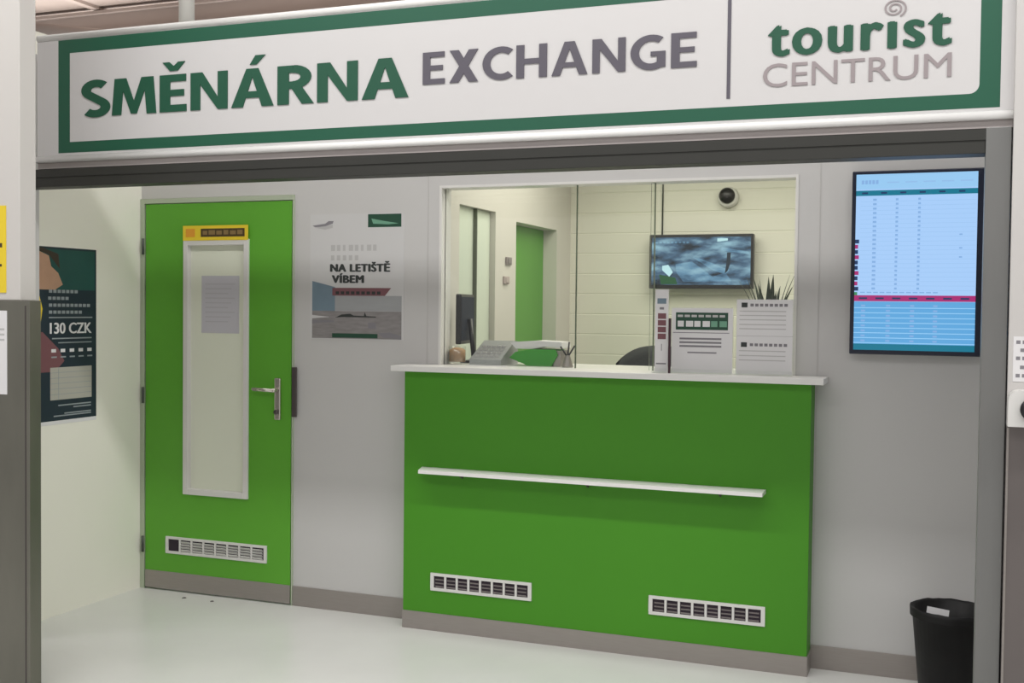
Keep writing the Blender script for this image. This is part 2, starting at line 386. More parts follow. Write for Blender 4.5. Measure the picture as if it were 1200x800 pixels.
def vent_mesh(bmF, bmS, x0, x1, z0, z1, y, n):
    m = .017; fw = y - .007
    box(bmF, x0, x1, fw, y, z0, z0 + m * .8, bev=.001); box(bmF, x0, x1, fw, y, z1 - m * .8, z1, bev=.001)
    box(bmF, x0, x0 + m, fw, y, z0 + m * .8, z1 - m * .8); box(bmF, x1 - m, x1, fw, y, z0 + m * .8, z1 - m * .8)
    w = (x1 - x0 - 2 * m) / n
    for k in range(1, n): box(bmF, x0 + m + k * w - .005, x0 + m + k * w + .005, fw, y, z0 + m * .8, z1 - m * .8)
    zc = (z0 + z1) / 2; 
    return m, w
def vent(x0, x1, z0, z1, y, n, parent, o, open_first=False, dark=True):
    bf = bmesh.new(); m, w = vent_mesh(bf, None, x0, x1, z0, z1, y, n)
    v = link('vent_grille', off(bf, o), M['white_metal'], parent)
    bb = bmesh.new(); box(bb, x0 + .006, x1 - .006, y - .0012, y - .0002, z0 + .006, z1 - .006)
    link('vent_backing', off(bb, o), mat('vent recess', (.03, .02, .03), .8), v)
    bs = bmesh.new()
    for k in range(n):
        if open_first and k == 0: continue
        a = x0 + m + k * w + .008; b = x0 + m + (k + 1) * w - .008
        for j in range(3 if dark else 4):
            zz = z0 + .020 + j * (z1 - z0 - .034) / (3 if dark else 4)
            rot = Matrix.Translation(((a + b) / 2, y - .004, zz)) @ Euler((math.radians(35), 0, 0)).to_matrix().to_4x4() @ Matrix.Translation((-(a + b) / 2, -(y - .004), -zz))
            box(bs, a, b, y - .0046, y - .0034, zz - (.004 if dark else .009), zz + (.004 if dark else .009), rot=rot)
    link('louvre', off(bs, o), M['sock'] if dark else M['white_metal'], v)
vent(.167, .784, .198, .287, fy0, 8, d, O, open_first=True, dark=False)

# sheets on the door: separate things stuck to it
f = FY(gz0 * 0 + .010 - .0005)
bm = bmesh.new(); box(bm, .372, .600, .0085, .0095, 1.352, 1.645)
for j in range(9): quad(bm, FY(.0085), .395, .575 - .02 * (j % 3), 1.60 - j * .024, 1.606 - j * .024, 0, 1)
tag(link('notice_sheet', bm, [M['paper_grey'], mat('sheet grey lines', (.49, .48, .52), .7)]), 'greyish paper notice behind the narrow glass of the green door', 'notice')
bm = bmesh.new(); f = FY(fy0 - .012)
box(bm, .278, .672, fy0 - .0135, fy0 - .012, 1.824, 1.900)
f = FY(fy0 - .0135)
quad(bm, f, .296, .352, 1.842, 1.884, 0, 1); quad(bm, f, .388, .652, 1.842, 1.884, 0, 2)
for j, (a, b) in enumerate(((.40, .428), (.436, .475), (.483, .516), (.526, .555), (.565, .60), (.608, .64))): quad(bm, f, a, b, 1.853, 1.873 + .003 * (j % 2), .0003, 3)
tag(link('warning_strip', bm, [M['yellow'], M['orange'], M['brown_dark'], mat('dull amber marks', (.24, .16, .06), .5)]), 'yellow and black warning strip above the glass in the green door', 'sign')
bm = bmesh.new()
for x, y, r in ((.35, -.10, .012), (.52, -.10, .010)):
    lathe(bm, [(0, .003), (r * .7, .0028), (r, 0), (0, 0)], 10, mtx=Matrix.Translation((x, y, 0)))
struct(link('trim_2', bm, mat('dark floor plug', (.10, .09, .09), .7)))

# ================================================================ SERVICE COUNTER
O = Vector((1.607, -.13, 0)); CX0, CX1, CY, CZ = 1.607, 3.447, -.13, 1.2
c = thing('service_counter', 'long bright green exchange counter with white worktop below the glass window', 'counter', O)
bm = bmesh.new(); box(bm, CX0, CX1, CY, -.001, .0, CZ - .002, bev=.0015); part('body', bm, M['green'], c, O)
bm = bmesh.new(); box(bm, CX0 - .002, CX1 + .002, CY - .004, CY, 0, .082); box(bm, CX1, CX1 + .004, CY, -.009, 0, .082); part('kick_plate', bm, M['steel_plinth'], c, O)
bm = bmesh.new(); box(bm, 1.560, 3.500, -.185, -.0045, 1.2, 1.226, bev=.003); box(bm, WX0 + .001, WX1 - .001, -.0045, .44, 1.2, 1.226); part('worktop', bm, M['white'], c, O)
bm = bmesh.new(); prism(bm, [(1.700, CY - .001), (3.272, CY - .001), (3.272, -.235), (1.730, -.235)], lambda u, v, w: Vector((u, v, w)), .742, .758); sh = part('ledge', bm, M['white'], c, O)
for x in (1.9, 2.5, 3.08):
    bm = bmesh.new(); prism(bm, [(CY - .001, .742), (CY - .001, .715), (-.19, .742)], lambda u, v, w: Vector((w, u, v)), x, x + .008); link('bracket', off(bm, O), M['dark_metal'], sh)
vent(1.750, 2.247, .188, .270, CY, 8, c, O)
vent(2.783, 3.277, .188, .270, CY, 8, c, O)

# ================================================================ SIGN AND PORTAL
# portal beam and post
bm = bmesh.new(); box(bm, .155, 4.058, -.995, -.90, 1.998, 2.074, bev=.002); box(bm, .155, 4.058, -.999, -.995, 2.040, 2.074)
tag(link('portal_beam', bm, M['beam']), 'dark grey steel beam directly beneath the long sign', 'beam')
bm = bmesh.new(); box(bm, 4.058, 4.132, -1.0, -.90, 0, 2.078, bev=.002)
p = tag(link('portal_post', bm, M['post']), 'grey metal post beside the exchange rate screen', 'post')
bm = bmesh.new(); box(bm, .0, .155, -1.0, -.88, 0, 2.6); struct(link('trim_3', bm, M['wall']))
SY = -.985; O = Vector((.24, SY, 2.10)); F = FY(SY)
s = thing('shop_sign', 'long white sign with green border spanning the booth opening', 'sign', O)
bm = bmesh.new(); box(bm, .246, 4.145, SY, -.91, 2.128, 2.625); part('panel', bm, M['sign_white'], s, O)
def sz(x, a, b): return a + (b - a) * (x - .37) / (4.10 - .37)
# border film
bm = bmesh.new(); bx0, bx1, bz0, bz1 = .362, 4.097, 2.142, 2.624; ix0, ix1, iz0, iz1 = .424, 4.036, 2.188, 2.567
quad(bm, F, bx0, bx1, bz0, iz0, .0002); quad(bm, F, bx0, bx1, iz1, bz1, .0002); quad(bm, F, bx0, ix0, iz0, iz1, .0002); quad(bm, F, ix1, bx1, iz0, iz1, .0002)
r = .03   # rounded corner at the right end
for (cx, cz, a0) in ((ix1, iz0, -90), (ix1, iz1, 0)):
    ox, oz = cx - r, cz + (r if a0 < 0 else -r); pts = [(cx, cz)]
    pts += [(ox + r * math.cos(math.radians(a0 + t * 15)), oz + r * math.sin(math.radians(a0 + t * 15))) for t in (range(0, 7) if a0 < 0 else range(6, -1, -1))]
    if a0 >= 0: pts = [pts[0]] + pts[1:]
    poly(bm, F, pts, .0002, 0)
part('border', bm, M['sign_green'], s, O)
bm = bmesh.new(); add_glyphs(bm, 'SMĚNÁRNA', .496, 2.038, 2.289, .152, F, .0002, .004, t=.215, gap=.075); part('lettering', bm, M['letter_green'], s, O)['label'] = 'dark green lettering'
bm = bmesh.new(); add_glyphs(bm, 'EXCHANGE', 2.098, 3.138, 2.331, .119, F, .0002, .004, t=.185, gap=.11); part('lettering', bm, M['letter_grey'], s, O)['label'] = 'dark grey lettering'
bm = bmesh.new(); add_text(bm, 'tourıst', 3.376, 3.952, 2.349, .082, F, .0002, .004, bold=.085, xh=True, track=1.16); part('lettering', bm, M['letter_green'], s, O)['label'] = 'small bold green lettering'
bm = bmesh.new(); add_text(bm, 'CENTRUM', 3.362, 3.952, 2.246, .076, F, .0002, .003, bold=-.008); part('lettering', bm, M['letter_thin'], s, O)['label'] = 'thin light grey lettering'
bm = bmesh.new(); box(bm, 3.240, 3.252, SY - .002, SY, 2.215, 2.555); part('divider', bm, M['letter_grey'], s, O)
# spiral emblem over the dotless i
bm = bmesh.new(); cx, cz = 3.777, 2.475; prev = None
for k in range(61):
    a = math.radians(-60 + k * 12.5); rr = .038 - .028 * k / 60; q = (cx + rr * 1.05 * math.cos(a), cz + rr * math.sin(a) * .85)
    q2 = (cx + (rr - .0055) * 1.05 * math.cos(a), cz + (rr - .0055) * math.sin(a) * .85)
    if prev: prism(bm, [prev[0], q, q2, prev[1]], F, .0002, .003)
    prev = (q, q2)
part('emblem', bm, M['letter_thin'], s, O)
def rail(z, y, r, x0=.246, x1=4.150):
    bm = bmesh.new(); t = bmesh.new()
    prof = [(math.cos(math.radians(a)) * r, math.sin(math.radians(a)) * r) for a in range(0, 360, 20)]
    prism(bm, prof, lambda u, v, w: Vector((w, y + u, z + v)), x0, x1)
    for fc in bm.faces:
        if len(fc.verts) == 4: fc.smooth = True
    return bm
part('bottom_rail', rail(2.117, SY - .004, .0145), mat('glossy white rail', (.86, .85, .84), .18), s, O)
bm = bmesh.new(); box(bm, .246, 4.135, SY + .002, -.91, 2.078, 2.104); part('lower_strip', bm, mat('pinkish grey strip', (.40, .36, .35), .5), s, O)
part('top_rail', rail(2.640, SY + .008, .0155), M['white'], s, O)
bm = bmesh.new(); tube(bm, (4.15, SY - .004, 2.117), (4.162, SY - .004, 2.117), .016); part('rail_cap', bm, M['sock'], s, O)
bm = bmesh.new(); tube(bm, (.985, -.93, 2.655), (.985, -.93, 4.46), .032); tag(link('hanger_pole', bm, M['pipe']), 'white vertical pole rising behind the top edge of the sign', 'pole')

# ================================================================ COLUMNS AT BOTH SIDES
def N3(x, y, z):      # the left column stands a little in front of the portal
    q = .90; return (3.957 + q * (x - 3.957), -4.862 + q * (y + 4.862), 1.495 + q * (z - 1.495))
cy = N3(0, -1.158, 0)[1]; cyb = N3(0, -1.10, 0)[1]
O = Vector((.3, cy, 0))
k = thing('column', 'white column with brushed steel lower half on the left edge', 'column', O)
zt = N3(0, 0, 1.506)[2]
bm = bmesh.new(); box(bm, -.1, N3(.316, 0, 0)[0], cy, cyb + .03, zt, 4.45, bev=.003); part('shaft', bm, mat('white painted column', (.60, .575, .55), .5), k, O)
bm = bmesh.new(); box(bm, -.1, N3(.374, 0, 0)[0], cy - .006, cyb, 0, zt, bev=.002); part('steel_cladding', bm, M['steel_dark'], k, O)
bm = bmesh.new(); xs_ = N3(.350, 0, 0)[0]; box(bm, xs_, xs_ + .004, cy - .0075, cy - .006, 0, zt - .02); part('cladding_seam', bm, M['dark_metal'], k, O)
x1_, z0_, z1_ = N3(.243, 0, 0)[0], N3(0, 0, 1.538)[2], N3(0, 0, 1.905)[2]; yf = cy - .0025
bm = bmesh.new(); box(bm, x1_ - .26, x1_, yf, cy, z0_, z1_); f = FY(yf)
for a, b, c_, e_ in ((.018, .032, .52, .57), (.036, .048, .52, .57), (.020, .030, .30, .33)): quad(bm, f, x1_ - b, x1_ - a, z0_ + c_ * (z1_ - z0_), z0_ + e_ * (z1_ - z0_), 0, 1)
tag(link('yellow_notice', bm, [M['yellow'], M['brown_dark']]), 'yellow notice cut off at the left edge on the white column', 'notice')
x1_, z0_, z1_ = N3(.253, 0, 0)[0], N3(0, 0, 1.108)[2], N3(0, 0, 1.462)[2]; yf = cy - .0075
bm = bmesh.new(); box(bm, x1_ - .21, x1_, yf, cy - .006, z0_, z1_); f = FY(yf)
for j in range(3): quad(bm, f, x1_ - .18, x1_ - .012, z1_ - .075 - j * .02, z1_ - .067 - j * .02, 0, 1)
tag(link('paper_notice', bm, [M['paper'], M['ink_faint']]), 'white paper taped to the steel cladding below the yellow notice', 'notice')

O = Vector((4.4, -1.1, 0))
k = thing('column', 'white column with dark steel lower panel on the right edge', 'column', O)
bm = bmesh.new(); box(bm, 4.136, 4.9, -1.02, -.88, 1.145, 4.45, bev=.003); part('shaft', bm, mat('white painted column right', (.56, .54, .525), .5), k, O)
bm = bmesh.new(); box(bm, 4.136, 4.9, -1.026, -.88, 0, 1.145, bev=.002); part('steel_cladding', bm, mat('dark brown grey steel', (.17, .15, .145), .4, .5, noise=.15, nscale=3), k, O)
bm = bmesh.new(); box(bm, 4.137, 4.143, -1.029, -1.026, 0, 1.14); part('cladding_edge', bm, M['steel'], k, O)
bm = bmesh.new(); box(bm, 4.150, 4.40, -1.0215, -1.020, 1.285, 1.425); f = FY(-1.0215)
for j, zz in enumerate((1.408, 1.383, 1.358, 1.330, 1.304)):
    xx = 4.158 + (.012 if j in (1, 3) else 0)
    for q in range(9): quad(bm, f, xx + q * .018, xx + q * .018 + .012, zz - .006, zz + .005, 0, 1)
tag(link('paper_notice', bm, [M['paper'], M['ink']]), 'white paper with dark lines of writing above the dispenser at the right edge', 'notice')
O = Vector((4.26, -1.06, 1.14))
k = thing('wall_dispenser', 'white rounded dispenser on the right column below the paper notice', 'dispenser', O)
bm = bmesh.new()
pts = [(4.136, 1.150), (4.39, 1.150), (4.39, 1.262)] + [(4.136 + .03 - .03 * math.sin(math.radians(a)), 1.232 + .03 * math.cos(math.radians(a))) for a in (0, 30, 60, 90)]
prism(bm, pts, FY(-1.021), 0, .07); part('housing', bm, M['white_metal'], k, O)
bm = bmesh.new(); tube(bm, (4.205, -1.09, 1.205), (4.205, -1.112, 1.205), .036, 24); tube(bm, (4.205, -1.112, 1.205), (4.205, -1.118, 1.205), .020, 24); part('spout', bm, M['black'], k, O)

# ================================================================ EXCHANGE RATE SCREEN
O = Vector((3.84, 0, 1.33)); TX0, TX1, TZ0, TZ1 = 3.586, 4.088, 1.325, 2.064
k = thing('rate_screen', 'tall portrait screen listing exchange rates on the white wall', 'screen', O)
bm = bmesh.new(); box(bm, TX0, TX1, -.070, -.022, TZ0, TZ1, bev=.004); box(bm, 3.72, 3.96, -.022, 0, 1.5, 1.9); part('housing', bm, mat('dark navy black plastic', (.012, .016, .035), .3), k, O)
bm = bmesh.new(); f = FY(-.0705); a0, a1, b0, b1 = 3.602, 4.058, 1.343, 2.050
quad(bm, f, a0, a1, b0, b1, 0, 0); W_ = a1 - a0; H_ = b1 - b0
def rq(u0, u1, v0, v1, mi, w=.0004): quad(bm, f, a0 + u0 * W_, a0 + u1 * W_, b1 - v1 * H_, b1 - v0 * H_, w, mi)
rq(0, 1, 0, .085, 1); rq(0, 1, .092, .122, 4)
for q in range(5): rq(.045 + q * .03, .045 + q * .03 + .022, .034, .056, 3, .0008)      # small header word
for q in range(5): rq(.26 + q * .15, .36 + q * .15, .045, .052, 2, .0008)
for q in range(6): rq(.05 + q * .16, .10 + q * .16, .102, .112, 5, .0008)
N = 21
for j in range(N):
    v = .135 + j * .0252
    rq(.04, .99, v + .0195, v + .021, 2, .0006)
    for u, l in ((.145, .03), (.335, .022), (.52, .022)): rq(u, u + l, v + .004, v + .0155, 3, .0008)
    if j in (8, 11, 13): rq(.86, .885, v + .006, v + .014, 3, .0008)
for j in range(11): rq(0, .025 + .008 * (j % 3 == 0), .37 + j * .030, .392 + j * .030, [5, 6, 5, 6, 5][j % 5] if j < 10 else 8, .0008)
for j in range(12): rq(.05 + j * .055, .09 + j * .055, .668, .675, 3, .0008)
rq(0, 1, .688, .722, 6, .0010)
for q in range(7): rq(.04 + q * .14, .11 + q * .14, .700, .710, 5, .0014)
rq(0, 1, .724, .965, 7)
for j in range(8):
    v = .738 + j * .0285; rq(.0, 1, v + .019, v + .0235, 9, .0008)
    for u in (.06, .27, .47, .66): rq(u, u + .035, v + .004, v + .014, 3, .0008)
rq(0, 1, .965, 1, 4, .0010)
bm2 = bm
part('display', bm, [M['scr_bg'], M['scr_head'], M['scr_line'], M['scr_col'], M['scr_teal'], M['scr_navy'], M['scr_red'], M['scr_low'], M['scr_flag_green'], M['scr_lowline']], k, O)

# ================================================================ POSTERS
bm = bmesh.new(); f = FY(-.0015); PX0, PX1, PZ0, PZ1 = 1.020, 1.535, 1.335, 1.945
box(bm, PX0, PX1, -.0015, 0, PZ0, PZ1)
def pw(px): return PX0 + (px - 366) / (472 - 366) * (1.528 - 1.028) + .008
def pz(py): return PZ1 - (py - 251) / (397 - 251) * (PZ1 - PZ0)
def pq(x0, x1, y0, y1, mi, w=0.0): quad(bm, f, pw(x0), pw(x1), pz(y1), pz(y0), w, mi)
pq(432, 470, 252, 267, 1); poly(bm, f, [(pw(436), pz(257)), (pw(450), pz(260)), (pw(467), pz(263)), (pw(455), pz(264)), (pw(438), pz(263))], .0004, 2)
poly(bm, f, [(pw(367), pz(264)), (pw(382), pz(262)), (pw(386), pz(259)), (pw(392), pz(259)), (pw(391), pz(262)), (pw(382), pz(265)), (pw(370), pz(266))], .0002, 3)
poly(bm, f, [(pw(370), pz(266.5)), (pw(391), pz(263)), (pw(391), pz(267)), (pw(382), pz(269))], .0002, 4)
for q in range(8): pq(389 + q * 7, 394 + q * 7 - (q % 3), 287, 294, 4)
for q in range(5): pq(389 + q * 7, 393 + q * 7, 299, 305, 4)
add_text(bm, 'NA LETIŠTĚ', pw(388), pw(458), pz(318), abs(pz(318) - pz(309.5)), f, 0, .0006, 5, bold=.12, track=1.1)
add_text(bm, 'VÍBEM', pw(390), pw(428), pz(331), abs(pz(331) - pz(322.5)), f, 0, .0006, 5, bold=.12, track=1.1)
poly(bm, f, [(pw(367), pz(329)), (pw(394), pz(336)), (pw(394), pz(364)), (pw(367), pz(364))], .0002, 6)
pq(394, 471, 346, 363.8, 7); pq(367, 471, 364, 396, 8)
poly(bm, f, [(pw(391), pz(337)), (pw(459), pz(337)), (pw(452), pz(346)), (pw(391), pz(346))], .0006, 9)
for q in range(9): pq(395 + q * 6, 399 + q * 6, 341, 344.5, 5, .0010)
poly(bm, f, [(pw(395), pz(371.5)), (pw(402), pz(368)), (pw(412), pz(367)), (pw(416), pz(369)), (pw(428), pz(369.5)), (pw(429), pz(365)), (pw(431), pz(369.5)), (pw(442), pz(370)), (pw(442), pz(371)), (pw(395), pz(371))], .0006, 5)
pq(433, 442, 377, 384, 3, .0008); pq(391, 444, 390, 395, 1, .0008)
poly(bm, f, [(pw(367), pz(375)), (pw(393), pz(375)), (pw(393), pz(377)), (pw(367), pz(379))], .0006, 3); poly(bm, f, [(pw(367), pz(369)), (pw(388), pz(371)), (pw(367), pz(373))], .0006, 0)
poly(bm, f, [(pw(445), pz(389)), (pw(458), pz(388)), (pw(471), pz(392)), (pw(471), pz(396)), (pw(450), pz(394))], .0008, 3)
tag(link('poster', bm, [mat('poster paper', (.58, .575, .575), .6), M['green_print'], M['green_light'], M['ink'], mat('very faint print', (.46, .455, .455), .6), M['ink_black'], M['blue_grey'], M['sky_grey'], M['runway'], M['mauve']]),
    'pale poster with an airfield picture between the green door and counter', 'poster')
# dark poster on the left wall
bm = bmesh.new(); LY0, LY1, LZ0, LZ1 = -.862, -.341, .936, 1.762
box(bm, 0, .0015, LY0, LY1, LZ0 - .018, LZ1, 7); f = FX(.0015)
quad(bm, f, LY0, LY1, LZ0, LZ1, 0, 0)
quad(bm, f, LY0 + .06, LY1 - .012, 1.56, LZ1 - .01, .0004, 1)
poly(bm, f, [(-.86, 1.74), (-.74, 1.745), (-.66, 1.72), (-.645, 1.67), (-.60, 1.64), (-.57, 1.585), (-.62, 1.56), (-.86, 1.56)], .0006, 2)
poly(bm, f, [(-.80, 1.762), (-.70, 1.755), (-.60, 1.73), (-.59, 1.66), (-.66, 1.725), (-.74, 1.745), (-.82, 1.75)], .0010, 3)
poly(bm, f, [(-.86, 1.56), (-.73, 1.56), (-.70, 1.47), (-.72, 1.36), (-.86, 1.36)], .0006, 4)
poly(bm, f, [(-.86, 1.36), (-.70, 1.36), (-.60, 1.28), (-.56, 1.22), (-.62, 1.17), (-.86, 1.17)], .0006, 5)
for j, (a, b) in enumerate(((-.66, -.46), (-.665, -.50), (-.66, -.37), (-.66, -.42))): 
    n = int((b - a) / .028)
    for q in range(n): quad(bm, f, a + q * .028, a + q * .028 + .021, 1.545 - j * .033, 1.560 - j * .033, .0010, 6)
quad(bm, f, -.66, -.37, 1.425, 1.431, .0010, 6)
add_text(bm, '130 CZK', -.655, -.375, 1.352, .050, f, .0010, .0014, 7, bold=.05)
quad(bm, f, -.64, -.375, 1.325, 1.331, .0010, 6); quad(bm, f, -.60, -.375, 1.305, 1.310, .0010, 6)
for q in range(5): quad(bm, f, -.645 + q * .06, -.615 + q * .06, 1.262, 1.278, .0010, 7); quad(bm, f, -.645 + q * .06, -.61 + q * .06, 1.236, 1.243, .0010, 6)
quad(bm, f, -.652, -.375, 1.035, 1.190, .0010, 8)
for j in range(5): quad(bm, f, -.652, -.375, 1.060 + j * .026, 1.0625 + j * .026, .0014, 6)
quad(bm, f, -.60, -.597, 1.035, 1.19, .0014, 6)
for z, a in ((1.005, -.6), (.992, -.5), (.965, -.56), (.955, -.63)): quad(bm, f, a, -.38, z, z + .006, .0010, 6)
tag(link('poster', bm, [M['navy'], M['teal_dark'], M['skin'], M['hair'], M['yellow'], M['mauve'], mat('greyed white print', srgb(150, 158, 162), .6), M['paper'], mat('table print', srgb(176, 174, 164), .6)]),
    'dark navy poster reading 130 CZK on the cream left wall', 'poster')

# ================================================================ LEAFLETS ON THE COUNTER
def leaflet(name, label, x0, x1, z1, y, depth, marks, mats, cat='leaflet stand'):
    zb = 1.2262; O = Vector(((x0 + x1) / 2, y, zb)); k = thing(name, label, cat, O)
    tilt = Matrix.Rotation(math.radians(-4), 4, 'X')
    bm = bmesh.new(); box(bm, x0 - .004, x1 + .004, y, y + .003, zb, z1 + .003); box(bm, x0 - .004, x1 + .004, y - .045, y, zb, zb + .003); box(bm, x0 - .004, x1 + .004, y - .048, y - .045, zb, zb + .02)
    part('holder', bm, M['acrylic'], k, O)
    bm = bmesh.new(); box(bm, x0, x1, y - depth, y - .0005, zb + .0032, z1)
    marks(bm, FY(y - depth)); part('sheet', bm, mats, k, O)
    return k
def mk1(bm, f):
    quad(bm, f, 2.868, 3.092, 1.412, 1.486, 0, 1)
    for q in range(7): quad(bm, f, 2.876 + q * .030, 2.899 + q * .030, 1.466, 1.476, .0004, 2)
    for q in range(6): quad(bm, f, 2.876 + q * .036, 2.903 + q * .036 + .004 * (q % 2), 1.425, 1.450, .0004, 3 if q < 4 else 4)
    quad(bm, f, 2.856, 3.098, 1.398, 1.401, 0, 5)
    for j in range(3): quad(bm, f, 2.885, 3.065, 1.338 + j * .016, 1.346 + j * .016, 0, 5)
    quad(bm, f, 2.92, 3.045, 1.312, 1.318, 0, 5)
leaflet('leaflet_stand', 'leaflet stand with dark green heading beside the taller stand', 2.850, 3.112, 1.505, -.06, .006, mk1, [M['paper'], M['green_print'], M['ink_faint'], M['paper'], M['green_light'], M['ink']])
def mk2(bm, f):
    for zt in (1.530, 1.363):
        quad(bm, f, 3.145, 3.170, zt - .020, zt, 0, 1)
        for q in range(8): quad(bm, f, 3.182 + q * .020, 3.196 + q * .020, zt - .016, zt - .004, 0, 2)
    for z in (1.492, 1.474, 1.456, 1.436, 1.418): quad(bm, f, 3.137, 3.33, z, z + .004, 0, 3)
    for z in (1.325, 1.305, 1.286): quad(bm, f, 3.137, 3.33, z, z + .004, 0, 3)
    quad(bm, f, 3.128, 3.36, 1.389, 1.391, 0, 3)
leaflet('leaflet_stand', 'taller white stand with two black logos at the right of the window', 3.125, 3.358, 1.543, -.045, .006, mk2, [M['paper'], M['ink_black'], M['ink'], M['ink_faint']])
def mk3(bm, f):
    quad(bm, f, 2.793, 2.832, 1.522, 1.545, 0, 1); quad(bm, f, 2.803, 2.822, 1.497, 1.507, 0, 2)
    for j in range(4): quad(bm, f, 2.796, 2.832, 1.370 + j * .029, 1.394 + j * .029, 0, 3)
    quad(bm, f, 2.790, 2.834, 1.262, 1.268, 0, 2); quad(bm, f, 2.812, 2.815, 1.32, 1.35, 0, 2)
leaflet('brochure_holder', 'narrow brochure holder with dark red squares left of the leaflets', 2.784, 2.840, 1.583, -.085, .010, mk3, [M['paper'], M['blue_grey'], M['ink'], M['mauve']], 'brochure holder')
bm = bmesh.new(); box(bm, 2.8495, 2.8585, -.125, -.11, 1.2262, 1.46, bev=.0015)
tag(link('slim_folder', bm, mat('dark maroon card', (.05, .02, .03), .6)), 'slim dark maroon folder standing between brochure holder and green leaflets', 'folder')

# things behind the glass
O = Vector((1.76, .24, 1.2262)); k = thing('computer_monitor', 'black computer monitor seen edge on at the left of the counter', 'monitor', O)
R = Matrix.Translation((1.725, .295, 0)) @ Matrix.Rotation(math.radians(101), 4, 'Z')
bm = bmesh.new(); t = bmesh.new(); box(bm, -.15, .15, -.014, .014, 1.318, 1.562, bev=.006, rot=R); part('panel', bm, M['black'], k, O)
bm = bmesh.new(); box(bm, -.145, .145, -.0152, -.0142, 1.335, 1.548, rot=R); part('display', bm, mat('unlit navy display', (.008, .013, .03), .6, spec=.2), k, O)
bm = bmesh.new(); tube(bm, (1.785, .275, 1.2362), (1.752, .295, 1.44), .012); part('neck', bm, M['black'], k, O)
bm = bmesh.new(); box(bm, 1.732, 1.832, .215, .38, 1.2262, 1.238, bev=.004); part('base', bm, M['black'], k, O)
O = Vector((1.775, .092, 1.2262)); k = thing('sweet_jar', 'small clear jar of amber sweets beneath the black monitor', 'jar', O)
bm = bmesh.new(); lathe(bm, [(0, 0), (.040, 0), (.043, .01), (.043, .083), (.040, .086), (.040, .012), (0, .010)], 24); j = link('jar_glass', bm, M['acrylic'], k)
bm = bmesh.new(); lathe(bm, [(0, .0125), (.039, .0125), (.039, .068), (.020, .078), (0, .080)], 20); link('sweets', bm, M['amber'], k)
# card terminal / receipt device
O = Vector((1.93, .17, 1.2262)); k = thing('note_counter', 'grey slanted desk device standing right of the black monitor', 'desk device', O)
bm = bmesh.new(); prism(bm, [(.075, 1.2262), (.30, 1.2262), (.30, 1.335), (.26, 1.338), (.075, 1.252)], lambda u, v, w: Vector((w, u, v)), 1.845, 2.005); part('body', bm, M['laptop'], k, O)
bm = bmesh.new()
for a in range(5):
    for b in range(4):
        xx = 1.862 + a * .026; u = .10 + b * .030; zz = 1.252 + (u - .075) * .4649
        box(bm, xx, xx + .018, u, u + .018, zz, zz + .010)
part('keypad', bm, M['ink_faint'], k, O)
bm = bmesh.new(); prism(bm, [(1.87, -.0), (2.05, .02), (2.06, .034), (1.88, .03)], lambda u, v, w: Vector((u, v - .03, w)), 1.2262, 1.229)
tag(link('paper_sheet', bm, M['paper']), 'loose white paper lying on the worktop before the grey device', 'paper')
O = Vector((2.19, .2, 1.2262)); k = thing('leaflet_tray', 'green leaflet tray with white papers in the middle of the counter', 'tray', O)
bm = bmesh.new(); prism(bm, [(1.235, 2.105), (1.262, 2.03), (1.290, 2.06), (1.305, 2.14), (1.305, 2.26), (1.280, 2.27), (1.2262, 2.24), (1.2262, 2.12)], lambda u, v, w: Vector((v, w, u)), .12, .25); part('tray', bm, M['green_flyer'], k, O)
bm = bmesh.new(); prism(bm, [(2.03, 1.335), (2.16, 1.345), (2.285, 1.340), (2.288, 1.312), (2.20, 1.318), (2.14, 1.3055), (2.06, 1.3055)], lambda u, v, w: Vector((u, w, v)), .13, .26); part('papers', bm, M['paper'], k, O)
bm = bmesh.new(); box(bm, 2.245, 2.282, .13, .24, 1.2262, 1.300, bev=.003); part('holder', bm, M['steel'], k, O)
O = Vector((2.325, .105, 1.2262)); k = thing('pen_stand', 'small dark pen stand by the glass joint right of the papers', 'pen stand', O)
bm = bmesh.new(); lathe(bm, [(0, 0), (.026, 0), (.026, .005), (.012, .05), (.012, .055), (0, .055)], 16); link('base', bm, M['steel'], k)
for a in ((.03, .01, .10), (-.035, .0, .095), (.0, .02, .115)):
    bm = bmesh.new(); tube(bm, (0, 0, .045), a, .004); link('pen', bm, M['black'], k)
# office chair behind the counter
O = Vector((2.56, .95, 0)); k = thing('office_chair', 'dark grey office chair whose rounded back rises behind the counter', 'chair', O)
bm = bmesh.new(); t = bmesh.new(); nu, nv = 14, 10; grid = []
for sgn in (0, 1):
    g_ = []
    for i in range(nu + 1):
        row = []
        u = -1 + 2 * i / nu
        for jn in range(nv + 1):
            v = jn / nv; top = .56 * (1 - .18 * abs(u) ** 2.5) if True else 0
            x = .27 * u * (1 - .10 * v); y = -.05 + .05 * u * u + sgn * (.05 * (1 - abs(u) ** 4) * (1 - abs(2 * v - 1) ** 6)) ; zz = .75 + v * (top - .0)
            row.append(t.verts.new((x, y, zz)))
        g_.append(row)
    grid.append(g_)
for g_ in grid:
    for i in range(nu):
        for jn in range(nv): t.faces.new([g_[i][jn], g_[i + 1][jn], g_[i + 1][jn + 1], g_[i][jn + 1]])
bmesh.ops.remove_doubles(t, verts=t.verts[:], dist=.0008)
merge(bm, t, 0, True); link('backrest', bm, M['fabric'], k)
bm = bmesh.new(); box(bm, -.24, .24, .02, .48, .44, .52, bev=.03); link('seat', bm, M['fabric'], k)
bm = bmesh.new(); box(bm, -.03, .03, -.03, .02, .46, .80, bev=.008); box(bm, -.03, .03, -.03, .2, .42, .445); link('back_bracket', bm, M['black'], k)
bm = bmesh.new(); tube(bm, (0, .24, .09), (0, .24, .44), .028); link('gas_lift', bm, M['chrome'], k)
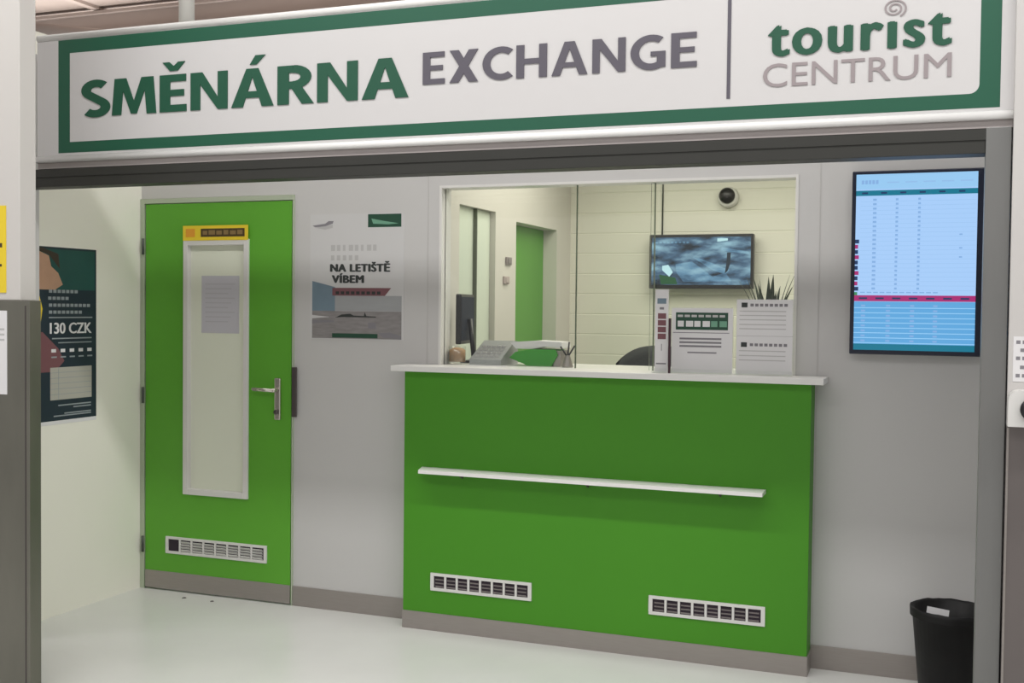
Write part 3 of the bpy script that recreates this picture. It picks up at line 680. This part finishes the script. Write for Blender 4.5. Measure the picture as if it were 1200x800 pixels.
for q in range(5):
    a = math.radians(q * 72 + 10); bm = bmesh.new(); tube(bm, (0, .24, .10), (.28 * math.cos(a), .24 + .28 * math.sin(a), .07), .018); lg = link('leg', bm, M['black'], k)
    bm = bmesh.new(); lathe(bm, [(0, -.012), (.028, -.012), (.028, .012), (0, .012)], 14, mtx=Matrix.Translation((.28 * math.cos(a), .24 + .28 * math.sin(a), .029)) @ Matrix.Rotation(math.pi / 2, 4, 'X')); link('castor', bm, M['black'], lg)
# plant
O = Vector((3.215, .27, 1.2262)); k = thing('potted_plant', 'spiky dark green plant behind the tall white leaflet stand', 'plant', O)
bm = bmesh.new(); lathe(bm, [(0, 0), (.055, 0), (.072, .13), (.078, .13), (.078, .15), (.068, .15), (.066, .125), (0, .125)], 28); pt = link('pot', bm, M['pot'], k)
bm = bmesh.new(); lathe(bm, [(0, .128), (.064, .127), (.064, .124), (0, .124)], 20); link('soil', bm, M['soil'], pt)
bm = bmesh.new()
rnd = random.Random(3)
for q in range(15):
    a = rnd.uniform(0, 2 * math.pi); lean = rnd.uniform(.015, .12); h = rnd.uniform(.22, .31); wd = .021; r0 = .018
    if q < 6: a = [0, math.pi, .3, math.pi - .4, -.5, math.pi + .3][q]; lean = [.10, .12, .07, .07, .10, .03][q]; h = [.33, .28, .31, .30, .25, .30][q]
    t = bmesh.new(); n = 7; L = []; Rr = []; Cc = []
    dx, dy = math.cos(a), math.sin(a)
    for i in range(n + 1):
        s_ = i / n; rr = r0 + lean * s_ ** 1.5; ww = wd * (1 - s_ ** 2) + .0005
        cxx, cyy, zz = dx * rr, dy * rr, .125 + h * s_
        L.append(t.verts.new((cxx - dy * ww, cyy + dx * ww, zz))); Rr.append(t.verts.new((cxx + dy * ww, cyy - dx * ww, zz))); Cc.append(t.verts.new((cxx + dx * .006 * (1 - s_), cyy + dy * .006 * (1 - s_), zz - .002)))
    for i in range(n):
        t.faces.new([L[i], L[i + 1], Rr[i + 1], Rr[i]]); t.faces.new([L[i], Cc[i], Cc[i + 1], L[i + 1]]); t.faces.new([Cc[i], Rr[i], Rr[i + 1], Cc[i + 1]])
    merge(bm, t, 0, True)
link('leaves', bm, M['leaf'], k)

# ================================================================ BOOTH REAR: monitor, camera, cable, inner door
YB = YR; O = Vector((2.5, YB, 1.64))
k = thing('wall_monitor', 'black wall monitor showing a security camera picture behind the glass', 'screen', O)
X0, X1, Z0, Z1 = 2.165, 2.825, 1.632, 1.975
bm = bmesh.new(); box(bm, X0, X1, YB - .10, YB - .045, Z0, Z1, bev=.005); part('housing', bm, M['black'], k, O)
bm = bmesh.new(); box(bm, 2.38, 2.62, YB - .045, YB + .0, 1.70, 1.90); part('wall_bracket', bm, M['dark_metal'], k, O)
bm = bmesh.new(); f = FY(YB - .1005); quad(bm, f, X0 + .016, X1 - .016, Z0 + .024, Z1 - .018, 0, 0)
def sx(u): return X0 + u * (X1 - X0)
def sv(v): return Z1 - v * (Z1 - Z0)
def sp(pts, w, mi): poly(bm, f, [(sx(u), sv(v)) for u, v in pts], w, mi)
sp([(.26, .55), (.42, .50), (.62, .78), (.74, .70), (.80, .86), (.34, .88), (.27, .70)], .0004, 1)
sp([(.42, .42), (.52, .46), (.78, .66), (.74, .74), (.62, .66)], .0006, 1)
sp([(.13, .58), (.19, .56), (.235, .70), (.20, .78), (.13, .66)], .0008, 2)
sp([(.10, .74), (.26, .80), (.28, .92), (.12, .92)], .0006, 4)
sp([(.755, .34), (.79, .34), (.785, .55), (.76, .68), (.735, .72), (.75, .52)], .0008, 3)
sp([(.70, .24), (.96, .33), (.96, .37), (.70, .30)], .0008, 1)
sp([(.66, .08), (.76, .08), (.76, .12), (.66, .14)], .0008, 2)
for q in range(9): sp([(.06 + q * .038, .13), (.085 + q * .038, .13), (.085 + q * .038, .165), (.06 + q * .038, .165)], .0010, 1)
part('display', bm, [M['cctv'], M['cctv_light'], M['cctv_white'], M['cctv_dark'], M['cctv_green']], k, O)
O = Vector((2.650, YB, 2.21))
k = thing('security_camera', 'round dome security camera above the wall monitor', 'camera', O)
Mx = Matrix.Rotation(math.pi / 2, 4, 'X')
bm = bmesh.new(); lathe(bm, [(0, .0), (.066, .0), (.066, .02), (.062, .05), (.052, .062), (0, .062)], 32, mtx=Mx); link('housing', bm, M['white_metal'], k)
bm = bmesh.new(); lathe(bm, [(.05, .060), (.050, .072), (.035, .092), (0, .10)], 32, mtx=Matrix.Translation((0, 0, .006)) @ Mx); link('dome', bm, M['black'], k)
bm = bmesh.new(); tube(bm, (2.225, YB - .006, 1.975), (2.225, YB - .006, 2.6), .005, 8)
tag(link('cable', bm, M['hinge']), 'thin dark cable running up the wall from the monitor', 'cable')
# inner green door
d2 = thing('door_2', 'x', 'x', (XL - .1, 1.322, 0)); del d2['label']; del d2['category']; struct(d2); O = Vector((XL - .1, 1.322, 0))
bm = bmesh.new(); box(bm, XL - .099, XL - .092, 1.324, 2.058, .005, 1.998); part('leaf', bm, mat('inner green laminate', (.10, .33, .035), .4), d2, O)
bm = bmesh.new(); tube(bm, (XL - .092, 1.99, 1.02), (XL - .045, 1.99, 1.02), .010); tube(bm, (XL - .047, 1.99, 1.02), (XL - .047, 1.88, 1.02), .009); part('door_handle', bm, M['chrome'], d2, O)
# glazed partition
d3 = thing('window_2', 'x', 'x', (XL - .1, .5, 0)); del d3['label']; del d3['category']; struct(d3); O = Vector((XL - .1, .5, 0))
bm = bmesh.new(); box(bm, XL - .040, XL - .034, .502, .998, .005, 2.028); part('glass_pane', bm, M['pale_green'], d3, O)
bm = bmesh.new()
for a, b in ((.502, .522), (.760, .768)): box(bm, XL - .034, XL - .012, a, b, .005, 2.028)
part('window_frame', bm, mat('dark grey green profile', (.12, .135, .10), .45), d3, O)
for yy, zz, m_, lb in ((1.19, 1.765, M['sock'], 'dark grey upper wall switch left of the inner green door'), (1.156, 1.655, mat('pinkish switch', (.45, .38, .37), .5), 'pale lower wall switch left of the inner green door')):
    k = thing('wall_switch', lb, 'switch', (XL, yy, zz))
    bm = bmesh.new(); box(bm, 0, .012, -.040, .040, -.022, .022, bev=.003); link('plate', bm, m_, k)
    bm = bmesh.new(); box(bm, .012, .016, -.024, .024, -.014, .014, bev=.001); link('rocker', bm, m_, k)

# ================================================================ BIN
O = Vector((3.992, -.235, 0))
k = thing('waste_bin', 'black round waste bin on the floor beneath the rate screen', 'bin', O)
bm = bmesh.new(); lathe(bm, [(0, .0), (.104, .0), (.108, .01), (.140, .345), (.147, .345), (.147, .360), (.138, .362), (.134, .345), (.103, .012), (0, .012)], 40); link('body', bm, M['bin'], k)
bm = bmesh.new(); lathe(bm, [(.1478, .335), (.1482, .350), (.1490, .366), (.143, .369), (.1315, .360), (.122, .305), (.06, .306), (0, .308)], 40)
for v in bm.verts:
    a = math.atan2(v.co.y, v.co.x)
    if v.co.z > .3: v.co.z += (.0012 * math.sin(9 * a) + .001 * math.sin(17 * a + 1)) * (1 if v.co.z > .33 else 3)
link('bin_liner', bm, M['bin'], k)
bm = bmesh.new(); R = Matrix.Translation((3.945, -.290, .352)) @ Euler((math.radians(78), 0, math.radians(8))).to_matrix().to_4x4() @ Matrix.Rotation(math.radians(-8), 4, 'Z')
box(bm, -.040, .040, -.022, .022, -.0015, .0015, rot=R)
tag(link('paper_scrap', bm, M['paper']), 'white folded paper lying in the mouth of the black bin', 'paper')
